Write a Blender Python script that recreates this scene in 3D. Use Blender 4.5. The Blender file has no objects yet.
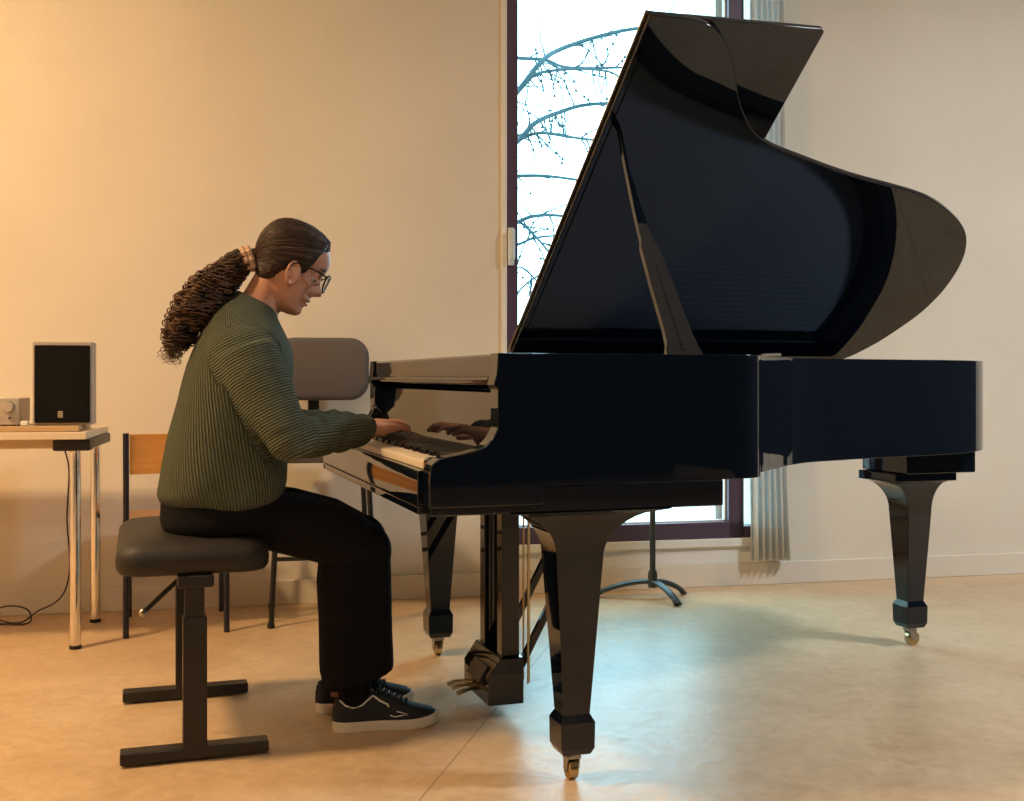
import bpy, bmesh, math, random
from mathutils import Vector, Matrix, Quaternion
random.seed(7)
R = math.radians
SC = bpy.context.scene
COL = SC.collection
F = 1144.0

# ------------------------------------------------------------------ materials
def mat(name, col, rough=.5, metal=0., spec=.5, coat=0., coat_rough=.03, trans=0., ior=1.5):
    m = bpy.data.materials.new(name); m.use_nodes = True
    b = m.node_tree.nodes['Principled BSDF']
    b.inputs['Base Color'].default_value = (*col, 1)
    b.inputs['Roughness'].default_value = rough
    b.inputs['Metallic'].default_value = metal
    b.inputs['Specular IOR Level'].default_value = spec
    b.inputs['Coat Weight'].default_value = coat
    b.inputs['Coat Roughness'].default_value = coat_rough
    b.inputs['IOR'].default_value = ior
    return m
def nodes(m): return m.node_tree.nodes, m.node_tree.links, m.node_tree.nodes['Principled BSDF']
def noise_col(m, c1, c2, scale=5, detail=4, stretch=(1,1,1), lo=.35, hi=.65, rough=None):
    N, L, b = nodes(m)
    tc = N.new('ShaderNodeTexCoord'); mp = N.new('ShaderNodeMapping'); mp.inputs['Scale'].default_value = stretch
    n = N.new('ShaderNodeTexNoise'); n.inputs['Scale'].default_value = scale; n.inputs['Detail'].default_value = detail
    r = N.new('ShaderNodeValToRGB'); e = r.color_ramp.elements
    e[0].position = lo; e[1].position = hi; e[0].color = (*c1, 1); e[1].color = (*c2, 1)
    L.new(tc.outputs['Object'], mp.inputs[0]); L.new(mp.outputs[0], n.inputs[0]); L.new(n.outputs[0], r.inputs[0])
    L.new(r.outputs[0], b.inputs['Base Color'])
    if rough:
        q = N.new('ShaderNodeMapRange'); q.inputs[3].default_value = rough[0]; q.inputs[4].default_value = rough[1]
        L.new(n.outputs[0], q.inputs[0]); L.new(q.outputs[0], b.inputs['Roughness'])
    return n
def bump(m, scale, strength, dist=.002, detail=3, stretch=(1,1,1)):
    N, L, b = nodes(m)
    tc = N.new('ShaderNodeTexCoord'); mp = N.new('ShaderNodeMapping'); mp.inputs['Scale'].default_value = stretch
    n = N.new('ShaderNodeTexNoise'); n.inputs['Scale'].default_value = scale; n.inputs['Detail'].default_value = detail
    u = N.new('ShaderNodeBump'); u.inputs['Strength'].default_value = strength; u.inputs['Distance'].default_value = dist
    L.new(tc.outputs['Object'], mp.inputs[0]); L.new(mp.outputs[0], n.inputs[0]); L.new(n.outputs[0], u.inputs['Height']); L.new(u.outputs[0], b.inputs['Normal'])

M = {}
M['black'] = mat('piano_lacquer', (.003,.006,.012), .03, spec=.5, coat=.12, coat_rough=.02)
M['keybed'] = mat('satin_black', (.006,.007,.009), .22)
M['ivory'] = mat('white_key', (.80,.72,.60), .22)
M['ebony'] = mat('black_key', (.008,.008,.01), .2)
M['brass'] = mat('brass', (.50,.38,.20), .28, 1)
M['steel'] = mat('aged_steel', (.42,.40,.37), .35, 1)
M['chrome'] = mat('chrome', (.85,.82,.78), .10, 1)
M['plate'] = mat('iron_plate', (.26,.34,.48), .6)  # blue put into this hidden part so the lid's reflection turns navy
M['spruce'] = mat('soundboard', (.26,.25,.26), .6)
M['felt'] = mat('felt', (.10,.01,.012), .9)
M['wall'] = mat('wall_paint', (.74,.68,.57), .75, spec=.25)
noise_col(M['wall'], (.70,.645,.54), (.77,.71,.60), 1.1, 5)
bump(M['wall'], 55, .25, .003)
M['trimw'] = mat('white_trim', (.80,.78,.73), .45)
M['ceil'] = mat('ceiling_paint', (.62,.60,.56), .9)
M['rear'] = mat('rear_paint', (.035,.042,.055), .9, spec=.2)
M['frame'] = mat('window_frame', (.075,.045,.080), .4)
M['handle'] = mat('pale_handle', (.62,.68,.68), .3)
M['floor'] = mat('linoleum', (.60,.42,.24), .3, spec=.5)
# floor: marbled sheet linoleum with welded seams
N, L, b = nodes(M['floor'])
tc = N.new('ShaderNodeTexCoord')
n1 = N.new('ShaderNodeTexNoise'); n1.inputs['Scale'].default_value = 2.2; n1.inputs['Detail'].default_value = 9; n1.inputs['Distortion'].default_value = 1.3; n1.inputs['Roughness'].default_value = .65
r1 = N.new('ShaderNodeValToRGB'); e = r1.color_ramp.elements
e[0].position=.32; e[0].color=(.58,.405,.235,1); e[1].position=.68; e[1].color=(.70,.53,.345,1)
n2 = N.new('ShaderNodeTexNoise'); n2.inputs['Scale'].default_value = 24; n2.inputs['Detail'].default_value = 6; n2.inputs['Distortion'].default_value = .8
r2 = N.new('ShaderNodeValToRGB'); e = r2.color_ramp.elements
e[0].position=.30; e[0].color=(.80,.76,.71,1); e[1].position=.62; e[1].color=(1,1,1,1)
mx = N.new('ShaderNodeMix'); mx.data_type='RGBA'; mx.blend_type='MULTIPLY'; mx.inputs[0].default_value=.75
br = N.new('ShaderNodeTexBrick'); br.offset=0; br.inputs['Color1'].default_value=(1,1,1,1); br.inputs['Color2'].default_value=(1,1,1,1); br.inputs['Mortar'].default_value=(.55,.5,.42,1)
br.inputs['Scale'].default_value=1; br.inputs['Mortar Size'].default_value=.0022; br.inputs['Brick Width'].default_value=2.0; br.inputs['Row Height'].default_value=40
mpb = N.new('ShaderNodeMapping'); mpb.inputs['Rotation'].default_value=(0,0,R(25.2)); mpb.inputs['Location'].default_value=(-.329,20,0)
mx2 = N.new('ShaderNodeMix'); mx2.data_type='RGBA'; mx2.blend_type='MULTIPLY'; mx2.inputs[0].default_value=1
L.new(tc.outputs['Object'], n1.inputs[0]); L.new(tc.outputs['Object'], n2.inputs[0]); L.new(n1.outputs[0], r1.inputs[0]); L.new(n2.outputs[0], r2.inputs[0])
L.new(r1.outputs[0], mx.inputs[6]); L.new(r2.outputs[0], mx.inputs[7]); L.new(tc.outputs['Object'], mpb.inputs[0]); L.new(mpb.outputs[0], br.inputs[0])
L.new(mx.outputs[2], mx2.inputs[6]); L.new(br.outputs[0], mx2.inputs[7]); L.new(mx2.outputs[2], b.inputs['Base Color'])
q = N.new('ShaderNodeMapRange'); q.inputs[3].default_value=.28; q.inputs[4].default_value=.46; L.new(n2.outputs[0], q.inputs[0]); L.new(q.outputs[0], b.inputs['Roughness'])
n3 = N.new('ShaderNodeTexNoise'); n3.inputs['Scale'].default_value = 9; n3.inputs['Detail'].default_value = 5; n3.inputs['Distortion'].default_value = 1
u = N.new('ShaderNodeBump'); u.inputs['Strength'].default_value=.22; u.inputs['Distance'].default_value=.01
L.new(tc.outputs['Object'], n3.inputs[0]); L.new(n3.outputs[0], u.inputs['Height']); L.new(u.outputs[0], b.inputs['Normal'])

M['leather'] = mat('bench_leather', (.012,.010,.010), .58); bump(M['leather'], 90, .25, .001)
M['benchmetal'] = mat('bench_metal', (.010,.010,.012), .35)
M['trousers'] = mat('black_trousers', (.006,.006,.008), .92, spec=.15); bump(M['trousers'], 14, .35, .006, 2)
M['skin'] = mat('skin', (.52,.26,.17), .5); M['skin'].node_tree.nodes['Principled BSDF'].inputs['Subsurface Weight'].default_value = .0
noise_col(M['skin'], (.47,.22,.14), (.57,.30,.20), 9, 3)
M['hair'] = mat('brown_hair', (.045,.022,.013), .55)
noise_col(M['hair'], (.012,.007,.005), (.050,.025,.015), 30, 5, (1,3.5,5)); bump(M['hair'], 60, .8, .004, 5, (.6,3,4))
M['curl'] = mat('curly_hair', (.06,.028,.015), .42); noise_col(M['curl'], (.030,.014,.008), (.13,.058,.028), 22, 3)
M['scrunchie'] = mat('scrunchie', (.62,.42,.32), .7)
M['glasses'] = mat('glasses_frame', (.01,.01,.012), .25)
M['lip'] = mat('lips', (.42,.16,.13), .45)
M['eye'] = mat('eye', (.6,.58,.55), .2); M['iris'] = mat('iris', (.05,.025,.012), .15)
M['shoe'] = mat('shoe_canvas', (.008,.009,.014), .75); M['rubber'] = mat('white_rubber', (.68,.62,.52), .5)
M['lace'] = mat('shoe_lace', (.016,.02,.032), .7)
M['white'] = mat('white_piping', (.75,.73,.68), .6)
M['orange'] = mat('varnished_plywood', (.66,.30,.075), .35); noise_col(M['orange'], (.60,.26,.06), (.72,.34,.09), 4, 4, (1,1,8))
M['bluemetal'] = mat('navy_tube', (.012,.014,.035), .3)
M['greyfab'] = mat('grey_upholstery', (.11,.095,.090), .9); bump(M['greyfab'], 240, .5, .001)
M['blackmetal'] = mat('black_tube', (.01,.01,.012), .35)
M['tabletop'] = mat('table_laminate', (.72,.60,.44), .4); M['tabledge'] = mat('table_edge', (.66,.52,.33), .5)
M['board'] = mat('thin_board', (.50,.33,.17), .5)
M['plastic'] = mat('black_plastic', (.012,.011,.011), .45)
M['grille'] = mat('speaker_grille', (.005,.005,.005), .9, spec=.2); bump(M['grille'], 400, .8, .002)
M['cab'] = mat('speaker_cabinet', (.42,.36,.32), .45)
M['silver'] = mat('silver_panel', (.62,.56,.48), .35, .5)
M['gold'] = mat('badge', (.60,.50,.34), .4, .4)
M['cable'] = mat('cable', (.03,.02,.025), .5)
M['standmetal'] = mat('stand_metal', (.05,.07,.08), .35, .3)
M['hazed_bark'] = mat('hazed_bark', (.018,.045,.055), .9)  # teal of the outdoor haze is mixed into the branch colour
M['ground'] = mat('pavement', (.5,.5,.5), .9)
M['lampw'] = mat('lamp_case', (.6,.6,.6), .5)

m = bpy.data.materials.new('window_glass'); m.use_nodes = True; N = m.node_tree.nodes; L = m.node_tree.links; N.clear()
o = N.new('ShaderNodeOutputMaterial'); t = N.new('ShaderNodeBsdfTransparent'); g = N.new('ShaderNodeBsdfGlossy'); g.inputs['Roughness'].default_value=.0
fr = N.new('ShaderNodeLayerWeight'); pw = N.new('ShaderNodeMath'); pw.operation='POWER'; pw.inputs[1].default_value=4; ad = N.new('ShaderNodeMath'); ad.operation='MULTIPLY_ADD'; ad.inputs[1].default_value=.7; ad.inputs[2].default_value=.035; mx = N.new('ShaderNodeMixShader'); t.inputs[0].default_value=(.96,.98,.98,1)
L.new(fr.outputs['Facing'], pw.inputs[0]); L.new(pw.outputs[0], ad.inputs[0]); L.new(ad.outputs[0], mx.inputs[0]); L.new(t.outputs[0], mx.inputs[1]); L.new(g.outputs[0], mx.inputs[2]); L.new(mx.outputs[0], o.inputs[0])
M['glass'] = m
m = bpy.data.materials.new('lens'); m.use_nodes = True; N = m.node_tree.nodes; L = m.node_tree.links; N.clear()
o = N.new('ShaderNodeOutputMaterial'); t = N.new('ShaderNodeBsdfTransparent'); g = N.new('ShaderNodeBsdfGlossy'); g.inputs['Roughness'].default_value=.02
fr = N.new('ShaderNodeLayerWeight'); pw = N.new('ShaderNodeMath'); pw.operation='POWER'; pw.inputs[1].default_value=4; ad = N.new('ShaderNodeMath'); ad.operation='MULTIPLY_ADD'; ad.inputs[1].default_value=.5; ad.inputs[2].default_value=.035; mx = N.new('ShaderNodeMixShader')
L.new(fr.outputs['Facing'], pw.inputs[0]); L.new(pw.outputs[0], ad.inputs[0]); L.new(ad.outputs[0], mx.inputs[0]); L.new(t.outputs[0], mx.inputs[1]); L.new(g.outputs[0], mx.inputs[2]); L.new(mx.outputs[0], o.inputs[0])
M['lens'] = m
m = bpy.data.materials.new('sheer_curtain'); m.use_nodes = True; N = m.node_tree.nodes; L = m.node_tree.links; N.clear()
o = N.new('ShaderNodeOutputMaterial'); d = N.new('ShaderNodeBsdfDiffuse'); d.inputs[0].default_value=(.9,.9,.88,1); t = N.new('ShaderNodeBsdfTranslucent'); t.inputs[0].default_value=(.75,.78,.78,1)
mx = N.new('ShaderNodeMixShader'); mx.inputs[0].default_value=.45
L.new(d.outputs[0], mx.inputs[1]); L.new(t.outputs[0], mx.inputs[2]); L.new(mx.outputs[0], o.inputs[0])
M['curtain'] = m
# sweater: knit ribs follow a per-vertex rib coordinate
m = mat('green_knit', (.095,.11,.075), .95, spec=.15); N, L, b = nodes(m)
at = N.new('ShaderNodeAttribute'); at.attribute_name='rib'
mu = N.new('ShaderNodeMath'); mu.operation='MULTIPLY'; mu.inputs[1].default_value=2*math.pi/.0072
sn = N.new('ShaderNodeMath'); sn.operation='SINE'
u = N.new('ShaderNodeBump'); u.inputs['Strength'].default_value=1; u.inputs['Distance'].default_value=.0035
L.new(at.outputs['Fac'], mu.inputs[0]); L.new(mu.outputs[0], sn.inputs[0]); L.new(sn.outputs[0], u.inputs['Height'])
tc = N.new('ShaderNodeTexCoord'); n1 = N.new('ShaderNodeTexNoise'); n1.inputs['Scale'].default_value=9; n1.inputs['Detail'].default_value=2
u2 = N.new('ShaderNodeBump'); u2.inputs['Strength'].default_value=.5; u2.inputs['Distance'].default_value=.02
L.new(tc.outputs['Object'], n1.inputs[0]); L.new(n1.outputs[0], u2.inputs['Height']); L.new(u2.outputs[0], u.inputs['Normal']); L.new(u.outputs[0], b.inputs['Normal'])
rr = N.new('ShaderNodeMapRange'); rr.inputs[1].default_value=-1; rr.inputs[2].default_value=1
cm = N.new('ShaderNodeMix'); cm.data_type='RGBA'; cm.inputs[6].default_value=(.074,.088,.062,1); cm.inputs[7].default_value=(.17,.19,.135,1)
L.new(sn.outputs[0], rr.inputs[0]); L.new(rr.outputs[0], cm.inputs[0]); L.new(cm.outputs[2], b.inputs['Base Color'])
M['knit'] = m

# ------------------------------------------------------------------ mesh helpers
class MB:
    def __init__(s): s.v=[]; s.f=[]; s.sm=[]
    def add(s, vs, fs, smooth=False):
        k=len(s.v); s.v += [tuple(v) for v in vs]
        for f in fs: s.f.append([i+k for i in f]); s.sm.append(smooth)
        return s
    def box(s, x0,x1,y0,y1,z0,z1):
        vs=[(x,y,z) for z in (z0,z1) for y in (y0,y1) for x in (x0,x1)]
        return s.add(vs, [(0,2,3,1),(4,5,7,6),(0,1,5,4),(2,6,7,3),(0,4,6,2),(1,3,7,5)])
    def obox(s, c, ax, ay, az):   # oriented box: centre, half axes
        c,ax,ay,az=map(Vector,(c,ax,ay,az))
        vs=[c+ax*i+ay*j+az*k for k in (-1,1) for j in (-1,1) for i in (-1,1)]
        return s.add(vs, [(0,2,3,1),(4,5,7,6),(0,1,5,4),(2,6,7,3),(0,4,6,2),(1,3,7,5)])
    def loft(s, rings, caps=True, smooth=True, closed=True):
        n=len(rings[0]); vs=[p for r in rings for p in r]; fs=[]
        for i in range(len(rings)-1):
            for j in range(n if closed else n-1):
                a=i*n+j; b_=i*n+(j+1)%n; fs.append((a,b_,b_+n,a+n))
        if caps: fs.append(tuple(range(n-1,-1,-1))); fs.append(tuple((len(rings)-1)*n+j for j in range(n)))
        return s.add(vs, fs, smooth)
    def prism(s, poly, lo, hi, axis='z', smooth=False):
        def P(p,h): return (p[0],p[1],h) if axis=='z' else ((p[0],h,p[1]) if axis=='y' else (h,p[0],p[1]))
        return s.loft([[P(p,lo) for p in poly],[P(p,hi) for p in poly]], smooth=smooth)
    def tube(s, pts, rad, n=12, caps=True, flat=None, up=None):
        pts=[Vector(p) for p in pts]
        if not isinstance(rad,(list,tuple)): rad=[rad]*len(pts)
        rings=[]; prev=None
        for i,p in enumerate(pts):
            a=pts[max(i-1,0)]; b_=pts[min(i+1,len(pts)-1)]; t=(b_-a).normalized()
            if prev is None:
                ref=Vector(up) if up else (Vector((0,0,1)) if abs(t.z)<.9 else Vector((1,0,0)))
                nx=(ref-t*ref.dot(t)).normalized()
            else: nx=(prev-t*prev.dot(t)).normalized()
            prev=nx; ny=t.cross(nx)
            r=rad[i]; ra,rb=(r,r) if not isinstance(r,(tuple,list)) else r
            rings.append([p+nx*(ra*math.cos(2*math.pi*k/n))+ny*(rb*math.sin(2*math.pi*k/n)) for k in range(n)])
        return s.loft(rings, caps)
    def lathe(s, prof, c=(0,0,0), n=24, axis='z'):
        rings=[]
        for r,h in prof:
            ring=[]
            for k in range(n):
                a=2*math.pi*k/n; u_,v_=r*math.cos(a),r*math.sin(a)
                p={'z':(u_,v_,h),'y':(v_,h,u_),'x':(h,u_,v_)}[axis]
                ring.append((p[0]+c[0],p[1]+c[1],p[2]+c[2]))
            rings.append(ring)
        return s.loft(rings)
    def sphere(s, c, r, n=16, m_=10, sc=(1,1,1)):
        rings=[]
        for i in range(m_+1):
            a=-math.pi/2+math.pi*(i*.98+.01*m_)/m_
            rings.append([(c[0]+sc[0]*r*math.cos(a)*math.cos(2*math.pi*k/n), c[1]+sc[1]*r*math.cos(a)*math.sin(2*math.pi*k/n), c[2]+sc[2]*r*math.sin(a)) for k in range(n)])
        return s.loft(rings)

OFF = {}
def offs(o): return OFF.get(o.name, Vector((0,0,0))) if o else Vector((0,0,0))
def obj(name, mb, material, parent=None, bevel=0, segs=2, off=None, angle=35):
    me = bpy.data.meshes.new(name); d = off if off is not None else offs(parent)
    me.from_pydata([(v[0]-d[0],v[1]-d[1],v[2]-d[2]) for v in mb.v], [], mb.f)
    me.polygons.foreach_set('use_smooth', [True]*len(me.polygons))
    bm=bmesh.new(); bm.from_mesh(me); bmesh.ops.recalc_face_normals(bm, faces=bm.faces); bm.to_mesh(me); bm.free()
    me.set_sharp_from_angle(angle=R(angle))
    me.materials.append(material)
    o = bpy.data.objects.new(name, me); COL.objects.link(o)
    if parent: o.parent=parent; OFF[o.name]=d
    if bevel:
        bv=o.modifiers.new('bevel','BEVEL'); bv.width=bevel; bv.segments=segs; bv.limit_method='ANGLE'; bv.angle_limit=R(40); bv.harden_normals=True
    return o
def thing(name, label, cat, base, frame, group=None):
    o = bpy.data.objects.new(name, None); COL.objects.link(o); o.empty_display_size=.1
    o.matrix_world = frame @ Matrix.Translation(Vector(base)); OFF[o.name]=Vector(base)
    o['label']=label; o['category']=cat
    if group: o['group']=group
    return o
def single(name, mb, material, label, cat, base, frame, group=None, bevel=0):
    o = obj(name, mb, material, None, bevel, off=Vector(base)); o.matrix_world = frame @ Matrix.Translation(Vector(base))
    o['label']=label; o['category']=cat
    if group: o['group']=group
    return o
def struct(name, mb, material, frame=Matrix(), parent=None, bevel=0):
    o = obj(name, mb, material, parent, bevel)
    if not parent: o.matrix_world = frame; o['kind']='structure'
    return o
def remesh(mb, voxel, smooth=4, factor=.5):
    me = bpy.data.meshes.new('tmp'); me.from_pydata([tuple(v) for v in mb.v], [], mb.f)
    bm=bmesh.new(); bm.from_mesh(me); bmesh.ops.recalc_face_normals(bm, faces=bm.faces); bm.to_mesh(me); bm.free()
    o = bpy.data.objects.new('tmp', me); COL.objects.link(o)
    r=o.modifiers.new('r','REMESH'); r.mode='VOXEL'; r.voxel_size=voxel
    s=o.modifiers.new('s','SMOOTH'); s.iterations=smooth; s.factor=factor
    dg=bpy.context.evaluated_depsgraph_get(); dg.update()
    ev=o.evaluated_get(dg); m2=bpy.data.meshes.new_from_object(ev)
    out=MB(); out.v=[tuple(v.co) for v in m2.vertices]; out.f=[list(p.vertices) for p in m2.polygons]; out.sm=[True]*len(out.f)
    bpy.data.objects.remove(o); bpy.data.meshes.remove(me); bpy.data.meshes.remove(m2)
    return out
def smooth_path(pts, k=6):
    pts=[Vector(p) for p in pts]; out=[]
    for i in range(len(pts)-1):
        p0=pts[max(i-1,0)];p1=pts[i];p2=pts[i+1];p3=pts[min(i+2,len(pts)-1)]
        for j in range(k):
            t=j/k; out.append(.5*((2*p1)+(p2-p0)*t+(2*p0-5*p1+4*p2-p3)*t*t+(3*p1-p0-3*p2+p3)*t**3))
    out.append(pts[-1]); return out
def lerp_tab(tab, x):
    if x<=tab[0][0]: return tab[0][1:]
    for a_,b_ in zip(tab,tab[1:]):
        if x<=b_[0]:
            t=(x-a_[0])/(b_[0]-a_[0]); return tuple(p+(q_-p)*t for p,q_ in zip(a_[1:],b_[1:]))
    return tab[-1][1:]

# frames
PF = Matrix.Translation((.1373,2.6181,0)) @ Matrix.Rotation(R(18.12),4,'Z')      # piano: x to tail, y to bass side
WFR = Matrix.Translation((0,4.845,0)) @ Matrix.Rotation(R(12.33),4,'Z')          # window wall: x along, -y into the room
ID = Matrix()

# ------------------------------------------------------------------ room
HZ=3.3; sL,sR,zB,zT=-.024,1.048,.21,3.0
S0,S1,T1=-4.4,4.6,-9.0
sE=sR+.165
w=MB()
w.box(S0,sL,0,.42,0,HZ).box(sE,S1,0,.42,0,HZ).box(sL,sE,0,.42,0,zB).box(sL,sE,0,.42,zT,HZ)
struct('wall_back', w, M['wall'], WFR)
struct('wall_left', MB().box(S0-.15,S0,T1,0,0,HZ), M['wall'], WFR)
struct('wall_right', MB().box(S1,S1+.15,T1,0,0,HZ), M['rear'], WFR)
struct('wall_front', MB().box(S0,S1,T1-.15,T1,0,HZ), M['rear'], WFR)
struct('floor', MB().box(S0,S1,T1,0,-.1,0), M['floor'], WFR)
struct('ceiling', MB().box(S0,S1,T1,0,HZ,HZ+.1), M['ceil'], WFR)
bb=MB().box(S0,sL-.05,-.018,0,0,.098).box(sR+.03,S1,-.018,0,0,.098).box(sL-.05,sR+.03,-.018,0,0,.098)
struct('baseboard_back', bb, M['wall'], WFR, bevel=.003)
struct('baseboard_left', MB().box(S0,S0+.018,T1,-.02,0,.098), M['wall'], WFR)
struct('baseboard_right', MB().box(S1-.018,S1,T1,-.02,0,.098), M['wall'], WFR)
# window
fw=.072
fr=MB()
fr.box(sE-.022,sE,-.012,.07,zB,zT).box(sR,sE,-.012,.07,zB,zB+.05).box(sR,sE,-.012,.07,zT-.05,zT)
fr.box(sL,sL+.048,-.012,.07,zB,zT).box(sR-fw,sR,-.012,.07,zB,zT).box(sL,sR,-.012,.07,zB,zB+fw).box(sL,sR,-.012,.07,zT-fw,zT)
win=struct('window_1', fr, M['frame'], WFR, bevel=.004)
pf=MB(); a0,a1,c0,c1=sL+.044,sR-fw+.003,zB+fw-.004,zT-fw+.004
pf.box(a0,a0+.01,.02,.05,c0,c1).box(a1-.01,a1,.02,.05,c0,c1).box(a0,a1,.02,.05,c0,c0+.01)
struct('sash_bead', pf, M['trimw'], parent=win)
struct('window_pane', MB().box(a0,a1,.038,.042,c0,c1), M['glass'], parent=win)
struct('window_pane', MB().box(sR+.001,sE-.02,.038,.042,c0,c1), M['glass'], parent=win)
h=MB(); h.box(sL+.002,sL+.030,-.022,-.012,1.39,1.55).box(sL+.010,sL+.024,-.045,-.022,1.50,1.53).box(sL+.006,sL+.026,-.055,-.04,1.41,1.54)
struct('window_handle', h, M['handle'], parent=win, bevel=.004)
tr=MB(); tr.box(sL-.022,sL,-.014,.02,zB-.02,zT+.03)
struct('trim_1', tr, M['trimw'], WFR, bevel=.003)
tr=MB(); tr.box(sE,sE+.02,-.014,.02,zB-.04,zT+.03)
struct('trim_2', tr, M['trimw'], WFR, bevel=.003)
sl=MB(); sl.box(sL-.02,sE+.02,-.03,.0,zB-.035,zB).box(sL-.02,sE+.02,-.012,0,.098,zB-.035)
struct('trim_3', sl, M['trimw'], WFR, bevel=.003)
rv=MB(); rv.box(sR-fw-.03,sR+.001,.07,.43,zB,zT).box(sL,sL+.03,.07,.43,zB,zT).box(sL,sE,.07,.50,zB,zB+fw-.03)
struct('trim_4', rv, M['trimw'], WFR)
# curtain gathered at the right of the window
cu=MB(); r0=[];rs=[]
for zi in range(15):
    z=.115+(2.98-.115)*zi/14; ring=[]
    for k in range(61):
        tt=k/60; x=1.062+(.165+.012*math.sin(z*1.3))*tt; flare=(1-min(1,(z-.115)/.5))*.02
        ring.append((x+flare*(tt-.3), -.055+(.018+.006*math.sin(3*tt+z))*math.sin(tt*6.2*2*math.pi+.5*math.sin(z*1.1))-flare, z))
    rs.append(ring)
cu.loft(rs, caps=False, closed=False)
cur=single('curtain', cu, M['curtain'], 'sheer white curtain gathered at the right side of the tall window', 'curtain', (1.14,-.05,.115), WFR)
so=cur.modifiers.new('s','SOLIDIFY'); so.thickness=.0015
# ceiling lamps (panel fittings behind and left of the camera, plus an added cool fill)
def lamp(s,t,sz,power,col,label):
    r=thing('ceiling_lamp', label, 'lamp', (s,t,HZ), WFR, 'ceiling lamps')
    obj('lamp_housing', MB().box(s-sz/2-.03,s+sz/2+.03,t-sz/2-.03,t+sz/2+.03,HZ-.05,HZ), M['lampw'], r, bevel=.004)
    ld=bpy.data.lights.new('lamp_light','AREA'); ld.shape='SQUARE'; ld.size=sz; ld.energy=power; ld.color=col
    lo=bpy.data.objects.new('lamp_light',ld); COL.objects.link(lo); lo.parent=r; lo.location=(0,0,-.06)
lamp(-3.1,-1.9,.35,100,(1,.64,.31),'warm ceiling lamp near the left wall, out of the picture')
lamp(-1.2,-5.6,.6,32,(1,.82,.62),'warm ceiling lamp behind the camera on the left')
lamp(3.0,-2.9,.6,105,(.86,.93,1.0),'added cool white fill light to the right of the piano')  # fill added to give the right side cool ambient light

# outside
struct('ground', MB().box(-25,25,.5,40,-.3,-.05), M['ground'], WFR)
DT=8.5
def BR(px,py,dd=0): d=DT+dd; return Vector(((px-512)/F*d, d, .92+(377-py)/F*d))
tree=thing('bare_tree','leafless tree whose arching branches show outside the tall window','tree',(-.75,DT,-.05),ID)
tk=MB(); tk.tube(smooth_path([(-.75,DT,-.1),(-.70,DT,1.0),(-.62,DT,2.2),(-.6,DT+.1,3.4),(-.5,DT+.2,4.8),(-.35,DT,6)]),.12,10)
tk2=tk
tk.tube(smooth_path([(-.62,DT,2.0),(-.9,DT,2.6),(-1.4,DT,3.2),(-1.7,DT,4.2)]),.05,8)
obj('trunk', tk, M['hazed_bark'], tree)
BRS=[([(430,190),(480,130),(517,92),(541,62),(561,49),(600,36),(640,28),(700,24),(760,30)],3.0,0),
 ([(435,60),(480,55),(517,58),(545,60),(565,67),(600,68),(640,66),(690,58),(740,62)],2.0,.25),
 ([(517,92),(533,76),(550,71),(580,69),(610,72),(622,80)],2.0,0),
 ([(430,230),(480,170),(518,141),(535,123),(560,112),(585,105),(620,104),(670,112),(730,130)],2.8,.1),
 ([(480,170),(518,141),(540,133),(570,137),(600,141),(660,150),(720,170)],2.0,0),
 ([(430,185),(480,178),(517,176),(545,176),(578,180),(640,190),(700,200)],2.1,.3),
 ([(430,270),(480,240),(518,222),(535,216),(563,216),(620,225),(700,250)],2.3,.15),
 ([(500,230),(518,222),(535,236),(552,256),(580,290)],1.8,0),
 ([(435,290),(480,260),(517,245),(535,238),(560,236),(610,240)],1.8,.2),
 ([(430,330),(480,310),(516,268),(540,284),(560,300)],1.2,0),
 ([(440,340),(500,320),(520,290),(540,275),(560,270)],1.3,.1)]
for pts,rp,dd in BRS:
    mb=MB(); P=smooth_path([BR(x,y,dd+.15*math.sin(i*1.7)) for i,(x,y) in enumerate(pts)],5)
    n=len(P); mb.tube(P,[rp*DT/F*(1.15-.75*i/n) for i in range(n)],6)
    for i in range(4,n-2):
        for _ in range(2):
            if random.random()<.27:
                p=P[i]; a=random.uniform(-2.6,2.6); q_=p; L_=random.uniform(.12,.45); tw=[p]
                dirv=Vector((math.cos(a)*.8+.35,random.uniform(-.3,.3),math.sin(a)-.15)).normalized()
                for s_ in range(5):
                    dirv=(dirv+Vector((random.uniform(-.35,.35),random.uniform(-.2,.2),random.uniform(-.35,.3)))).normalized(); q_=q_+dirv*L_/5; tw.append(q_)
                    if random.random()<.18: mb.sphere(q_,.012,6,4)
                mb.tube(tw,[.0075,.006,.005,.0045,.004,.003],4)
    obj('branch', mb, M['hazed_bark'], tree)

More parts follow.
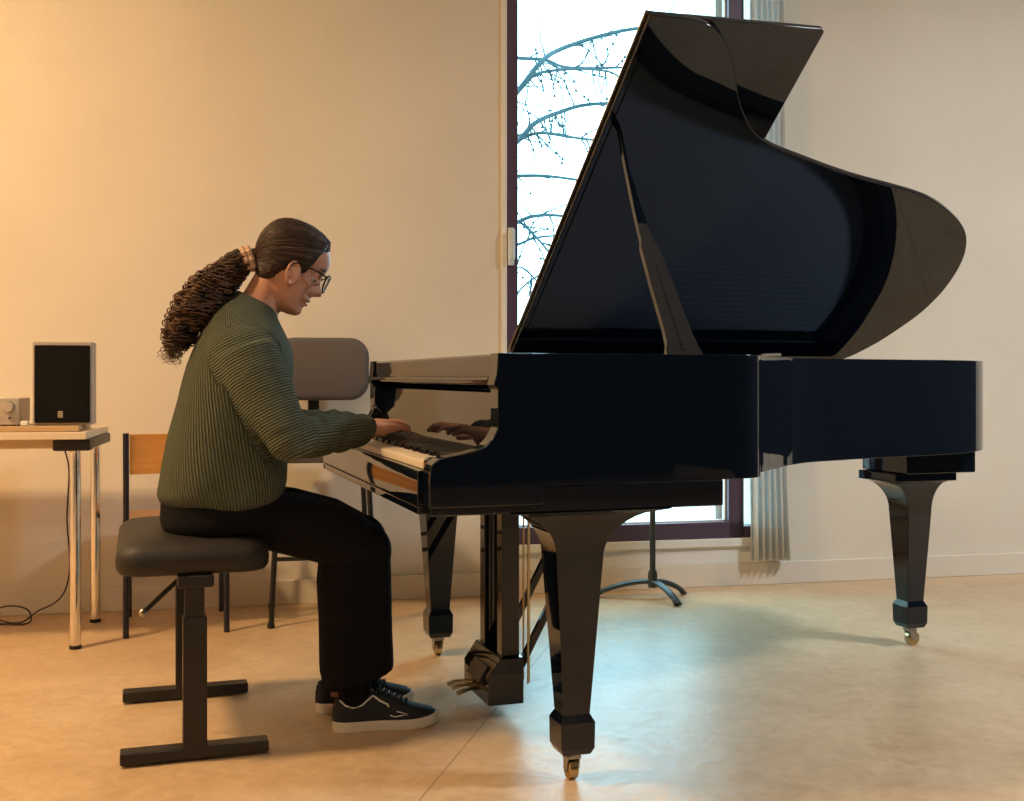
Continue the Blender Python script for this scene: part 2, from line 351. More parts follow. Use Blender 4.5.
# ------------------------------------------------------------------ piano
piano=thing('grand_piano','glossy black grand piano with its lid propped open, standing on three legs','piano',(0,0,0),PF)
PK=M['black']; YB=1.35
LID=[(.290,1.432),(.40,1.432),(.45,1.424),(.495,1.402),(.539,1.362),(.574,1.318),(.613,1.255),(.667,1.172),(.725,1.105),(.775,1.064),(.842,1.032),(.943,1.0),(1.15,.941),(1.381,.893),(1.50,.860),(1.60,.813),(1.690,.755),(1.752,.695),(1.797,.62),(1.822,.545),(1.834,.47),(1.836,.393),(1.822,.30),(1.791,.219),(1.735,.11),(1.661,.02),(1.62,0.0)]
def smooth_out(pts,k=4): return [(v.x,v.y) for v in smooth_path([(p[0],p[1],0) for p in pts],k)]
lidc=[LID[0]]+smooth_out(LID[1:],3)
def inset(poly, d):
    n=len(poly); out=[]; A=sum(poly[i][0]*poly[(i+1)%n][1]-poly[(i+1)%n][0]*poly[i][1] for i in range(n)); sg=1 if A>0 else -1
    for i in range(n):
        p0,p1,p2=Vector(poly[i-1]),Vector(poly[i]),Vector(poly[(i+1)%n])
        e1=(p1-p0).normalized(); e2=(p2-p1).normalized(); n1=Vector((-e1.y,e1.x))*sg; n2=Vector((-e2.y,e2.x))*sg
        nn=(n1+n2); nn=nn/max(.35,nn.dot(nn)/2) if nn.length>1e-6 else n1
        out.append((p1.x+nn.x*d, p1.y+nn.y*d))
    return out
XF=-.205
RIMC=[(.285,1.432),(.35,1.432),(.400,1.430),(.438,1.421),(.465,1.402),(.490,1.368),(.52,1.308),(.575,1.252),(.63,1.200),(.69,1.145),(.75,1.092)]
rimc=[RIMC[0]]+smooth_out(RIMC[1:]+LID[LID.index((.842,1.032)):],3)
rim_out=[(XF,YB-.008)]+[(XF,-.088)]+[(x-(.035*max(0,min(1,(x-1.3)/.4))), YB-w_) for x,w_ in inset([(XF,0),(XF,1.432)]+rimc[1:],.010)[2:]]
# rim_out goes front bass, front treble, along the treble side, round the tail and back along the spine
rim_in=inset(rim_out,.055)
ZR0,ZR1=.682,.972
def ring_prism(mb,po,pi,z0,z1):
    n=len(po); vs=[(x,y,z0) for x,y in po]+[(x,y,z1) for x,y in po]+[(x,y,z0) for x,y in pi]+[(x,y,z1) for x,y in pi]; fs=[]
    for i in range(n):
        j=(i+1)%n; fs+=[(i,j,n+j,n+i),(2*n+j,2*n+i,3*n+i,3*n+j),(n+i,n+j,3*n+j,3*n+i),(j,i,2*n+i,2*n+j)]
    mb.add(vs,fs,True)
# the rim is open at the front (keyboard) side: build from treble front round to bass front
po=rim_out[1:]+[rim_out[0]]; pi=rim_in[1:]+[rim_in[0]]
pi[0]=(XF,-.033); pi[-1]=(XF,YB-.063)
rb=MB(); n=len(po)
vs=[(x,y,ZR0) for x,y in po]+[(x,y,ZR1) for x,y in po]+[(x,y,ZR0) for x,y in pi]+[(x,y,ZR1) for x,y in pi]; fs=[]
for i in range(n-1):
    j=i+1; fs+=[(i,j,n+j,n+i),(2*n+j,2*n+i,3*n+i,3*n+j),(n+i,n+j,3*n+j,3*n+i),(j,i,2*n+i,2*n+j)]
fs+=[(0,n,3*n,2*n),(n-1,2*n+n-1,3*n+n-1,2*n-1)]
rb.add(vs,fs,True)
obj('rim', rb, PK, piano, bevel=.005, segs=2, angle=30)
def sheet(poly,xm,z0,z1):      # flat board filling the case from x = xm to the curved side
    ys=[y for x,y in poly]; lo,hi=min(ys)+.002,max(ys)-.002; mb=MB(); rings=[]
    for k in range(61):
        y=lo+(hi-lo)*(.5-.5*math.cos(math.pi*k/60)); xm_=xm+.01
        for (xa,ya),(xb,yb_) in zip(poly,poly[1:]+poly[:1]):
            if (ya-y)*(yb_-y)<=0 and abs(ya-yb_)>1e-9: xm_=max(xm_,xa+(xb-xa)*(y-ya)/(yb_-ya))
        rings.append([(xm,y,z0),(xm_,y,z0),(xm_,y,z1),(xm,y,z1)])
    return mb.loft(rings)
obj('soundboard', sheet(inset(rim_out,.05),-.05,.80,.812), M['spruce'], piano)
ip=obj('iron_plate', sheet(inset(rim_out,.075),.035,.855,.868), M['plate'], piano)
sg=MB()
for i in range(60):
    y=.02+i*.0205; xe=.35+ (1.68-.35)*max(0,min(1,(y-.02)/1.15))**.75
    sg.tube([(.06,y,.885),(xe,min(1.25,y+.02),.885)],.0007,4)
st_=obj('strings', sg, M['plate'], piano); st_['kind']='stuff'
obj('action_cover', MB().box(XF+.05,.03,-.03,YB-.06,.74,.865), M['keybed'], piano, bevel=.004)
# belly beams under the case
for i,(x0,x1,y0,y1) in enumerate(((.36,.42,.02,1.3),(.75,.81,.40,1.3),(1.2,1.26,.50,1.3),(.4,1.6,.84,.90))):
    obj('belly_beam', MB().box(x0,x1,y0,y1,.690,.795), M['keybed'], piano)
# keybed
obj('keybed', MB().box(-.352,.345,-.080,YB-.012,.622,.683), PK, piano, bevel=.004)
obj('keybed_moulding', MB().box(-.346,.331,-.086,-.078,.655,.659), PK, piano)
# cheek arms
def arm_poly():
    top=[(-.205,.972),(-.208,.926),(-.214,.905),(-.212,.897),(-.201,.888),(-.196,.862),(-.198,.835),(-.206,.808),(-.220,.784),(-.242,.767),(-.275,.757),(-.315,.750),(-.340,.743),(-.353,.729),(-.357,.705)]
    top=smooth_out(top[:2],1)+top[2:3]+smooth_out(top[3:],3)
    return top+[(-.357,.683),(-.357,.640),(-.10,.640),(-.10,.972)]
for y0,y1 in ((-.088,-.033),(YB-.063,YB-.008)):
    obj('cheek_arm', MB().prism(arm_poly(),y0,y1,'y'), PK, piano, bevel=.004)
for y0,y1 in ((-.033,-.003),(1.237,YB-.063)):
    obj('key_block', MB().prism([(-.350,.684),(-.350,.738),(-.342,.745),(-.19,.745),(-.19,.684)],y0,y1,'y'), PK, piano, bevel=.004)
ks=MB().prism([(-.366,.6408),(-.370,.643),(-.370,.712),(-.366,.718),(-.352,.718),(-.352,.642)],-.033,YB-.063,'y')
obj('key_slip', ks, PK, piano, bevel=.003)
obj('key_slip_rail', MB().box(-.370,-.35,-.033,YB-.063,.622,.640), PK, piano, bevel=.003)
# keys
kw=1.24/52
wk=bk=None
for i in range(52):
    y=-.002+kw*i
    if wk is None:
        wk=obj('white_key', MB().prism([(-.350,.718),(-.350,.7345),(-.346,.7365),(-.185,.7365),(-.185,.718)],.0006,kw-.0006,'y'), M['ivory'], piano, bevel=.0008, segs=1); o=wk
    else: o=wk.copy(); COL.objects.link(o); o.parent=piano
    o.location=(0,y,0)
names=[ (51-i)%7 for i in range(52)]   # treble end first (C at y=0)
# from the treble end: C8, B, A, G, F, E, D, C ... semitone gaps between B-C and E-F
seq='CBAGFED'
for i in range(51):
    a_,b_=seq[i%7],seq[(i+1)%7]
    if (a_,b_) in (('C','B'),('F','E')): continue
    y=-.002+kw*(i+1)-.0055
    if bk is None:
        bk=obj('black_key', MB().prism([(-.297,.736),(-.293,.7475),(-.288,.749),(-.185,.749),(-.185,.736)],0,.011,'y'), M['ebony'], piano, bevel=.0015, segs=2); o=bk
    else: o=bk.copy(); COL.objects.link(o); o.parent=piano
    o.location=(0,y,0)
# fallboard (upright) and top rail
fb=MB().prism([(-.186,.742),(-.182,.80),(-.176,.885),(-.160,.890),(-.150,.89),(-.150,.742)],-.033,YB-.063,'y')
obj('fallboard', fb, PK, piano, bevel=.002)
rl=MB().prism([(-.200,.918),(-.200,.966),(-.194,.971),(-.10,.971),(-.10,.900),(-.17,.892),(-.195,.904)],-.033,YB-.063,'y')
rl.box(-.212,-.19,-.033,YB-.063,.911,.919)
obj('front_rail', rl, PK, piano, bevel=.002)
obj('lid_hook_block', MB().prism([(-.215,.83),(-.215,.888),(-.186,.895),(-.16,.895),(-.16,.80),(-.19,.80)],1.225,YB-.063,'y'), PK, piano, bevel=.006)
obj('felt_strip', MB().box(-.192,-.186,0,1.237,.739,.7425), M['felt'], piano)
# music desk folded flat inside
obj('music_desk', MB().box(-.09,.22,.15,1.15,.925,.938), PK, piano, bevel=.003)
# lid
TH=R(36.5)
def LP(x,w_,h): # point on lid: h = distance along the outward normal
    return (x, YB-w_*math.cos(TH)+h*math.sin(TH), .985+w_*math.sin(TH)+h*math.cos(TH))
lidpoly=[(.290,0)]+lidc
lm=MB(); lm.loft([[LP(x,w_,0) for x,w_ in lidpoly],[LP(x,w_,.020) for x,w_ in lidpoly]])
obj('lid', lm, PK, piano, bevel=.004, segs=2)
# thin moulding line inset along the front edge of the lid underside
le=MB(); le.loft([[LP(*p,h) for p in ((.308,.04),(.308,1.39),(.312,1.39),(.312,.04))] for h in (-.004,.001)])
obj('lid_moulding', le, PK, piano)
fl=MB(); fp=[(.292,.01),(.292,1.418),(.803,1.428),(.815,1.42),(.815,.01)]
fl.loft([[LP(x,w_,.024) for x,w_ in fp],[LP(x,w_,.042) for x,w_ in fp]])
obj('lid_flap', fl, PK, piano, bevel=.004)
hg=MB(); hg.tube([LP(.286,.01,.022),LP(.286,1.43,.022)],.004,8)
obj('lid_hinge', hg, M['brass'], piano)
sh=MB(); sh.tube([(.3,YB+.003,.98),(1.6,YB+.003,.98)],.005,8)
obj('spine_hinge', sh, M['brass'], piano)
# prop stick: flat shaped board between treble rim and lid
A0=Vector((.270,-.035,.955)); A1=Vector(LP(.338,1.053,-.004))
ax=(A1-A0); Ls=ax.length; ax.normalize(); sx=(Vector((1,0,0))-ax*ax.x).normalized(); nz=ax.cross(sx)
prof=[(0,-.047,.050),(.03,-.046,.047),(.06,-.038,.040),(.12,-.036,.034),(.30,-.038,.022),(.44,-.037,.012),(.475,-.031,.006),(.50,-.031,.001),(.62,-.027,-.005),(.80,-.019,-.009),(1.0,-.008,.002)]
Lf=[];
for t_,l_,r_ in prof: Lf.append((t_*Ls,l_,r_))
pr=MB(); poly=[(l_,t_) for t_,l_,r_ in Lf]+[(r_,t_) for t_,l_,r_ in reversed(Lf)]
pr.loft([[A0+sx*a_+ax*b_+nz*h_ for a_,b_ in poly] for h_ in (-.009,.009)])
obj('prop_stick', pr, PK, piano, bevel=.002)
pg=MB(); pg.loft([[A0+sx*a_+ax*b_+nz*h_ for a_,b_ in ((-.004,.03),(-.012,Ls*.36),(-.009,Ls*.36),(.004,.03))] for h_ in (-.0105,.0105)])
obj('prop_groove', pg, M['keybed'], piano)
# lid catch on the rim at the waist
cb=MB().tube([(.445,-.083,.970),(.47,-.06,.972),(.53,-.02,.974)],.004,8)
obj('lid_catch', cb, M['steel'], piano)
# legs
def sq(cx,cy,hx,hy,z): return [(cx-hx,cy-hy,z),(cx+hx,cy-hy,z),(cx+hx,cy+hy,z),(cx-hx,cy+hy,z)]
def leg(cx,cy,ztop,flx=(.175,.215),dz=0):
    g=MB(); rings=[]
    zt=ztop; nb=12; zc=zt-.110
    for i in range(nb+1):           # concave bracket
        a_=math.pi/2*i/nb; k=1-math.sin(a_)
        z=zc+(zt-zc)*(1-math.sin(a_)) if 0 else zt-(zt-zc)*(i/nb)
        kk=(1-math.sqrt(max(0,1-(1-i/nb)**2)))
        tw_=.056 if cx<1 else .047; hxl=tw_+(flx[0]-tw_)*kk; hxr=tw_+(flx[1]-tw_)*kk; hy=.054+.035*kk
        rings.append([(cx-hxl,cy-hy,z),(cx+hxr,cy-hy,z),(cx+hxr,cy+hy,z),(cx-hxl,cy+hy,z)])
    g.loft(rings[:-1]+[sq(cx,cy,tw_,.054,zc),sq(cx,cy,.032,.032,.156),sq(cx,cy,.0415,.0415,.138),sq(cx,cy,.0405,.0405,.080),sq(cx,cy,.033,.033,.064),])
    l=obj('leg', g, PK, piano, bevel=.0025, angle=20)
    c=MB(); c.lathe([(.022,.066),(.022,.058),(.012,.056),(.012,.050)],(cx,cy,0),16)
    ax_='x' if cx<1 else 'y'
    for sg2 in (-1,1):
        if ax_=='x': c.prism([(cy-.012,.056),(cy+.016,.056),(cy+.014,.022),(cy+.004,.016),(cy-.004,.022)],cx+sg2*.0145-.002,cx+sg2*.0145+.002,'x')
        else: c.prism([(cx-.014,.056),(cx+.014,.056),(cx+.018,.024),(cx+.008,.018),(cx-.004,.026)],cy+sg2*.0145-.002,cy+sg2*.0145+.002,'y')
    c.box(cx-.0165,cx+.0165,cy-.0165,cy+.0165,.050,.057)
    obj('caster', c, M['steel'], l, bevel=.001)
    wc=(cx,cy+.006,.024) if ax_=='x' else (cx+.008,cy,.024)
    obj('caster_wheel', MB().lathe([(.006,-.011),(.020,-.0115),(.024,-.009),(.024,.009),(.020,.0115),(.006,.011)],wc,24,ax_), M['brass'], l)
leg(0,0,.622); leg(0,1.2287,.622); leg(1.575,.862,.572,(.155,.10))
bp=MB().box(1.47,1.745,.74,.985,.598,.682).box(1.44,1.685,.76,.965,.570,.598)
obj('leg_plate', bp, PK, piano, bevel=.003)
# lyre
ly=MB(); ly.prism([(-.055,.040),(-.055,.115),(-.02,.165),(.045,.165),(.045,.040)],.475,.715,'y')
lb=obj('pedal_box', ly, PK, piano, bevel=.003)
for y in (.492,.655): obj('lyre_post', MB().box(-.012,.038,y,y+.045,.16,.622), PK, piano, bevel=.003)
obj('lyre_top', MB().box(-.05,.07,.46,.73,.60,.622), PK, piano, bevel=.003)
for y0,y1 in ((.565,.548),(.60,.602),(.635,.650)):
    p=MB(); rings=[]
    for t_ in range(9):
        q_=t_/8; x=-.04-.082*q_; y=y0+(y1-y0)*q_; z=.066+.006*math.sin(q_*math.pi)-.004*q_; hw=.0065+.006*max(0,q_-.4)/.6*(1 if q_<.97 else .6); hz=.004
        rings.append([(x,y-hw,z-hz),(x,y+hw,z-hz),(x,y+hw,z+hz),(x,y-hw,z+hz)])
    p.loft(rings); obj('pedal', p, M['brass'], piano, bevel=.002)
obj('pedal_bar', MB().obox((-.050,.575,.112),(.014,0,.022),(0,.062,0),(.009,0,-.0057)), M['keybed'], piano, bevel=.004)
for y in (.505,.685):
    obj('lyre_brace', MB().obox((.17,y,.37),(.125,0,.235),(0,.008,0),(.009,0,-.0048)), PK, piano, bevel=.002)
for x,y in ((.060,.485),(.068,.50),(.062,.53)):
    obj('trapwork_rod', MB().tube([(x,y,.09),(x,y,.62)],.0028,8), M['brass'], piano)
# ------------------------------------------------------------------ bench
bench=thing('piano_bench','black adjustable piano bench on two T-shaped legs, under the pianist','bench',(-.815,.69,0),PF)
def rrect(hx,hy,r,k=5):
    out=[]
    for cx_,cy_,a0_ in ((hx-r,hy-r,0),(-hx+r,hy-r,90),(-hx+r,-hy+r,180),(hx-r,-hy+r,270)):
        for i in range(k+1): a_=R(a0_+90*i/k); out.append((cx_+r*math.cos(a_),cy_+r*math.sin(a_)))
    return out
s_=MB(); rings=[]
for z,g_ in ((.446,.150),(.445,.163),(.448,.172),(.460,.179),(.480,.181),(.500,.178),(.514,.168),(.524,.150),(.530,.115),(.532,.06),(.532,.01)):
    d_=.181-g_; k=min(1,d_/.17); rr_=rrect(.181-d_, .305-d_*1.25, max(.008,.05*(1-k)+.008)); rings.append([(-.815+x,.69+y,z) for x,y in rr_])
s_.loft(rings); obj('seat', s_, M['leather'], bench, angle=60)
for y in (.415,.965):
    k=MB(); k.box(-.855,-.770,y-.03,y+.03,.415,.447)
    u_=MB(); u_.box(-.838,-.792,y-.021,y+.021,.30,.43)
    br_=obj('seat_bracket', k, M['benchmetal'], bench, bevel=.006)
    obj('upper_column', u_, M['benchmetal'], bench, bevel=.003)
    obj('lower_column', MB().box(-.842,-.786,y-.026,y+.026,.03,.345), M['benchmetal'], bench, bevel=.003)
    obj('foot_bar', MB().box(-.985,-.640,y-.026,y+.026,.006,.034), M['benchmetal'], bench, bevel=.004)
obj('cross_frame', MB().box(-.835,-.795,.44,.94,.425,.447), M['benchmetal'], bench)
lv=MB().tube(smooth_path([(-.80,.60,.43),(-.84,.60,.405),(-.93,.60,.325)]),.0065,8)
lo=obj('lift_lever', lv, M['benchmetal'], bench); obj('lever_tip', MB().sphere((-.932,.60,.323),.011), M['steel'], lo)
obj('gas_spring', MB().tube([(-.80,.52,.43),(-.805,.50,.33)],.011,10), M['steel'], bench)

# ------------------------------------------------------------------ person
PY=.62
def head_pt(f_,s_,u_, rot=R(25)):   # head-local (forward, side, up) -> piano local
    c_,n_=math.cos(rot),math.sin(rot)
    return Vector((-.556+f_*c_+u_*n_, PY-.005+s_, 1.196-f_*n_+u_*c_))
HT=[ # u, midline front, cheek front, back, half width
(-.104,.040,.022,.00,.015),(-.099,.058,.038,-.02,.030),(-.090,.0665,.046,-.035,.042),(-.080,.066,.049,-.045,.048),(-.072,.0625,.051,-.05,.052),
(-.065,.069,.053,-.055,.055),(-.060,.0705,.055,-.06,.056),(-.055,.065,.056,-.06,.058),(-.049,.0725,.057,-.062,.059),(-.043,.0715,.058,-.066,.061),(-.036,.073,.060,-.07,.0625),
(-.031,.086,.061,-.073,.063),(-.025,.097,.062,-.076,.064),(-.018,.0985,.062,-.08,.066),(-.008,.090,.061,-.085,.068),(.004,.083,.058,-.090,.070),
(.016,.0775,.056,-.094,.071),(.026,.0765,.060,-.097,.072),(.036,.081,.068,-.098,.073),(.048,.0825,.071,-.099,.074),(.062,.0815,.071,-.098,.074),
(.078,.076,.066,-.093,.071),(.092,.066,.057,-.085,.064),(.104,.050,.043,-.073,.053),(.112,.032,.027,-.058,.040),(.118,.010,.006,-.035,.022),(.120,-.005,-.007,-.02,.008)]
def head_rings(off=0,n=40,maskfn=None,umin=-1):
    rings=[]
    us=[]
    for a_,b_ in zip(HT,HT[1:]):
        us+= [a_[0],(a_[0]+b_[0])/2]
    us.append(HT[-1][0])
    for u_ in us:
        if u_<umin: continue
        Fm,Cf,Bk,W=lerp_tab(HT,u_); ring=[]
        cf=(Cf+Bk)/2+.0
        for k in range(n):
            a_=2*math.pi*k/n; ca,sa=math.cos(a_),math.sin(a_)
            y=W*(abs(sa)**.9)*(1 if sa>0 else -1)
            x=(cf + (Cf-cf)*abs(ca)**.85) if ca>=0 else (cf-(cf-Bk)*abs(ca)**.9)
            if ca>0:
                sg_=.0115 if -.045<u_<.02 else (.020 if u_<=-.045 else .035)
                if -.036<u_<-.012: sg_=.0135
                x+= (Fm-Cf)*math.exp(-(y/sg_)**2/1.6)
            ring.append((x,y,u_))
        rings.append(ring)
    return rings
def grow(rings,fn):
    out=[]
    for ring in rings:
        o_=[]
        for (x,y,u_) in ring:
            c_=Vector((-.01,0,.01)); d_=(Vector((x,y,u_))-c_); L_=d_.length or 1; d_=d_/L_
            o_.append(tuple(Vector((x,y,u_))+d_*fn(x,y,u_)))
        out.append(o_)
    return out
hr=head_rings()
B=MB()
B.loft([[head_pt(*p) for p in r] for r in hr])
# ears
for sd in (-1,1):
    e=MB(); pts=[]
    for k in range(15):
        a_=R(-60+300*k/14+35); rx=.0165; rz=.030
        pts.append(head_pt(-.004+rx*math.cos(a_)-.004*math.sin(a_), sd*(.072+.013*(.5-.5*math.cos(a_))), -.010+rz*math.sin(a_)))
    B.tube(pts,.0042,8); B.sphere(head_pt(.000,sd*.072,-.012),.015,12,8,(1,.45,1.6)); B.sphere(head_pt(.003,sd*.072,-.034),.008,10,6)
for sd in (-1,1): B.sphere(head_pt(.050,sd*.031,.013),.0128,14,10)
# neck
B.tube([(-.672,PY,1.03),(-.655,PY,1.08),(-.628,PY,1.13),(-.600,PY,1.18),(-.585,PY,1.21)],[(.062,.066),(.056,.060),(.052,.054),(.052,.052),(.05,.05)],24)
# torso
TILT=[(.90,0),(1.0,.15),(1.06,.35),(1.115,.55),(1.2,.55)]
TOR=[ # z, back x, front x, half width y
(.530,-.84,-.64,.14),(.540,-.868,-.61,.17),(.56,-.878,-.59,.175),(.60,-.882,-.585,.178),(.68,-.872,-.60,.165),(.76,-.858,-.60,.162),(.84,-.845,-.59,.170),(.91,-.825,-.575,.180),
(.97,-.800,-.565,.190),(1.01,-.778,-.570,.185),(1.045,-.755,-.580,.155),(1.07,-.735,-.588,.110),(1.09,-.715,-.60,.075)]
def torso_rings(grow_,tab,n=40,p=.85):
    out=[]
    for z,xb,xf,hw in tab:
        cx_=(xb+xf)/2; hd=(xf-xb)/2+grow_; h_=hw+grow_
        out.append([(cx_+hd*(abs(math.cos(a_))**p)*(1 if math.cos(a_)>0 else -1), PY+h_*(abs(math.sin(a_))**p)*(1 if math.sin(a_)>0 else -1), z-lerp_tab(TILT,z)[0]*hd*math.cos(a_)) for a_ in [2*math.pi*k/n for k in range(n)]])
    return out
B.loft(torso_rings(-.004,TOR))
SHR=Vector((-.690,.462,.990)); ELR=Vector((-.590,.395,.768)); WRR=Vector((-.372,.535,.782))
SHL=Vector((-.690,.778,.990)); ELL=Vector((-.575,.865,.768)); WRL=Vector((-.372,.765,.782))
def hand(wr, yaw, side, curl=1.0, lift=0):   # side=+1: thumb towards +s (left of heading)
    fx=Vector((math.cos(yaw),math.sin(yaw),0)); sd=Vector((-math.sin(yaw),math.cos(yaw),0)); up=Vector((0,0,1))
    def P(a_,b_,c_): return wr+fx*a_+sd*(b_*side)+up*c_
    H=MB()
    kn=[(.088,.027,.006,.070),(.092,.008,.009,.078),(.088,-.011,.007,.072),(.079,-.028,.001,.056)]
    H.tube([P(-.05,0,.0),P(-.01,0,.0),P(.015,0,.001)],[(.021,.027),(.019,.026),(.018,.028)],16,up=(0,0,1))
    for a_,b_,c_,l_ in kn:
        H.tube([P(0,b_*.6,0),P(a_*.5,b_*.9,c_*.8),P(a_,b_,c_)],[.016,.0145,.0115],12)
    spread=[.16,.03,-.08,-.24]
    for (a_,b_,c_,l_),sp,r_ in zip(kn,spread,(.0088,.0092,.0088,.0078)):
        dx,dy=math.cos(sp),math.sin(sp); l1,l2,l3=l_*.47,l_*.29,l_*.24
        p0=(a_,b_,c_); a1,a2,a3=R(4),R(-24*curl),R(-48*curl)
        p1=(p0[0]+dx*l1*math.cos(a1),p0[1]+dy*l1*math.cos(a1),p0[2]+l1*math.sin(a1))
        p2=(p1[0]+dx*l2*math.cos(a2),p1[1]+dy*l2*math.cos(a2),p1[2]+l2*math.sin(a2))
        p3=(p2[0]+dx*l3*math.cos(a3),p2[1]+dy*l3*math.cos(a3),p2[2]+l3*math.sin(a3))
        H.tube([P(*p0),P(*p1),P(*p2),P(*p3)],[r_*1.15,r_,r_*.92,r_*.72],12); H.sphere(P(*p3),r_*.74,10,6)
    # thumb leaves the side of the palm near its base
    H.tube([P(.022,.018,-.004),P(.045,.038,-.010),P(.068,.054,-.014),P(.092,.060,-.020)],[.0155,.0125,.0105,.0085],12); H.sphere(P(.092,.060,-.020),.0085,10,6)
    return H
def joinmb(a_,b_): a_.add(b_.v,b_.f,True)
joinmb(B,hand(WRR,math.atan2(.085,.115),1,.9)); joinmb(B,hand(WRL,math.atan2(-.02,.115),-1,.9))
for S_,E_,W_ in ((SHR,ELR,WRR),(SHL,ELL,WRL)):
    B.tube([S_+Vector((-.0,0,.0)),S_.lerp(E_,.4),E_,E_.lerp(W_,.4),W_+(E_-W_)*.0],[.042,.042,.038,.036,.022],20)
    B.sphere(S_+Vector((0,0,-.01)),.042)
HIPX=-.755
LEGS=((.535,-.395,.50,-.395),(.705,-.372,.50,-.413))
for yl,xk,zk,xs in LEGS:
    B.tube([(-.79,PY+(yl-PY)*.9,.580),(-.60,(yl*2+PY)/3,.545),(xk,yl,zk-.03),(xk-.008,yl,.34),((xk+xs)/2,yl,.10),(xs,yl,.065)],[.045,.068,.056,.054,.030,.024],20)
    B.tube([(xs-.030,yl,.050),(xs+.08,yl,.042),(xs+.160,yl,.030)],[.022,.024,.016],14)
body=remesh(B,.0036,5,.5)
person=thing('person','person with a long curly ponytail, glasses, green knit sweater and black trousers playing the piano','person',(-.76,PY,0),PF)
obj('body', body, M['skin'], person, angle=180)
def attr_obj(o,vals):
    a_=o.data.attributes.new('rib','FLOAT','POINT'); a_.data.foreach_set('value',vals)
# sweater
SW=[(.585,-.872,-.61,.178),(.600,-.890,-.590,.192),(.618,-.896,-.580,.200),(.65,-.890,-.572,.202),(.70,-.882,-.568,.200),(.76,-.872,-.568,.198),(.84,-.856,-.568,.194),(.90,-.840,-.562,.192),
(.95,-.822,-.556,.192),(.99,-.803,-.556,.188),(1.02,-.785,-.560,.178),(1.045,-.766,-.568,.158),(1.07,-.745,-.578,.125),(1.09,-.724,-.588,.095),(1.108,-.706,-.596,.074),(1.120,-.698,-.600,.064)]
S=MB(); S.loft(torso_rings(.0,SW,44))
for S_,E_,W_,sd in ((SHR,ELR,WRR,-1),(SHL,ELL,WRL,1)):
    fwd=(W_-E_).normalized(); cuff=W_-fwd*.004
    S.sphere(S_+Vector((-.004,-sd*.022,-.010)),.078,20,12,(1.12,.85,.95))
    S.tube([S_+Vector((0,0,-.005)),S_.lerp(E_,.3)+Vector((-.008,0,0)),S_.lerp(E_,.62)+Vector((-.004,0,-.006)),E_+Vector((-.008,0,.012))],[(.076,.062),(.076,.062),(.070,.060),(.056,.055)],24)
    S.sphere(E_+Vector((-.004,0,-.002)),.055,16,10)
    P_=[E_+(W_-E_)*t_ for t_ in (0,.14,.28,.40,.52,.62,.70,.76,.82,.88,.94,1.0)]
    RR=[.056,.055,.052,.053,.049,.050,.045,.049,.043,.044,.041,.040]
    P_=[p+Vector((0,0,.004*math.sin(i*2.1))) for i,p in enumerate(P_)]
    S.tube(P_,RR,24)
    # rolled folds of the pushed-up sleeve
    for t_,rr_ in ((.30,.050),(.50,.0475),(.72,.045)):
        c_=E_+(W_-E_)*t_; ux=Vector((0,0,1)); uy=fwd.cross(ux).normalized(); tl=fwd*.35+ux
        ring=[c_+ (uy*math.cos(a_)+ (ux+fwd*.35)*math.sin(a_))*rr_ for a_ in [2*math.pi*k/20 for k in range(21)]]
        S.tube(ring,.0075,8,caps=False)
sm=remesh(S,.005,9,.6)
# hem tucks and drape wrinkles as real displacement
sv=[]
for v in sm.v:
    p=Vector(v); c_=Vector((-.72,PY,p.z)); d_=(p-c_); d_.z=0; L_=max(d_.length,1e-4); d_=d_/L_
    k=0
    if p.z<.95 and p.x<-.56: 
        k=.006*math.sin(18*p.z+9*p.x+5*p.y)*(1-(p.z-.55)/.5) + .005*math.sin(30*p.x-14*p.z+8*math.sin(7*p.z))*max(0,1-(p.z-.55)/.35)
    sv.append(tuple(p+d_*k))
sm.v=sv
sw=obj('sweater', sm, M['knit'], person, angle=180)
vals=[]
def seg_d(p,a_,b_):
    ab=b_-a_; t0=(p-a_).dot(ab)/ab.length_squared; t_=max(0,min(1,t0)); return (p-(a_+ab*t_)).length, t0*ab.length
for v in sm.v:
    p=Vector(v); best=None
    for S_,E_,W_ in ((SHR,ELR,WRR),(SHL,ELL,WRL)):
        d1,t1=seg_d(p,S_,E_); d2,t2=seg_d(p,E_,W_)
        out=abs(p.y-PY)>.155 and p.z>.9 or d1<.088 and abs(p.y-PY)>.17
        if d2<.07 and d2<d1: 
            fw_=(W_-E_).normalized(); e1=Vector((0,0,1)); e1=(e1-fw_*e1.dot(fw_)).normalized(); e2=fw_.cross(e1); q_=p-E_
            best=math.atan2(q_.dot(e2),q_.dot(e1))*.05 if t2>.045 else t1
        elif out and d1<.1: best=t1
    if best is None:
        best=math.atan2(p.y-PY,p.x+.72)*.17+ .12*p.z
    vals.append(best)
attr_obj(sw,vals)
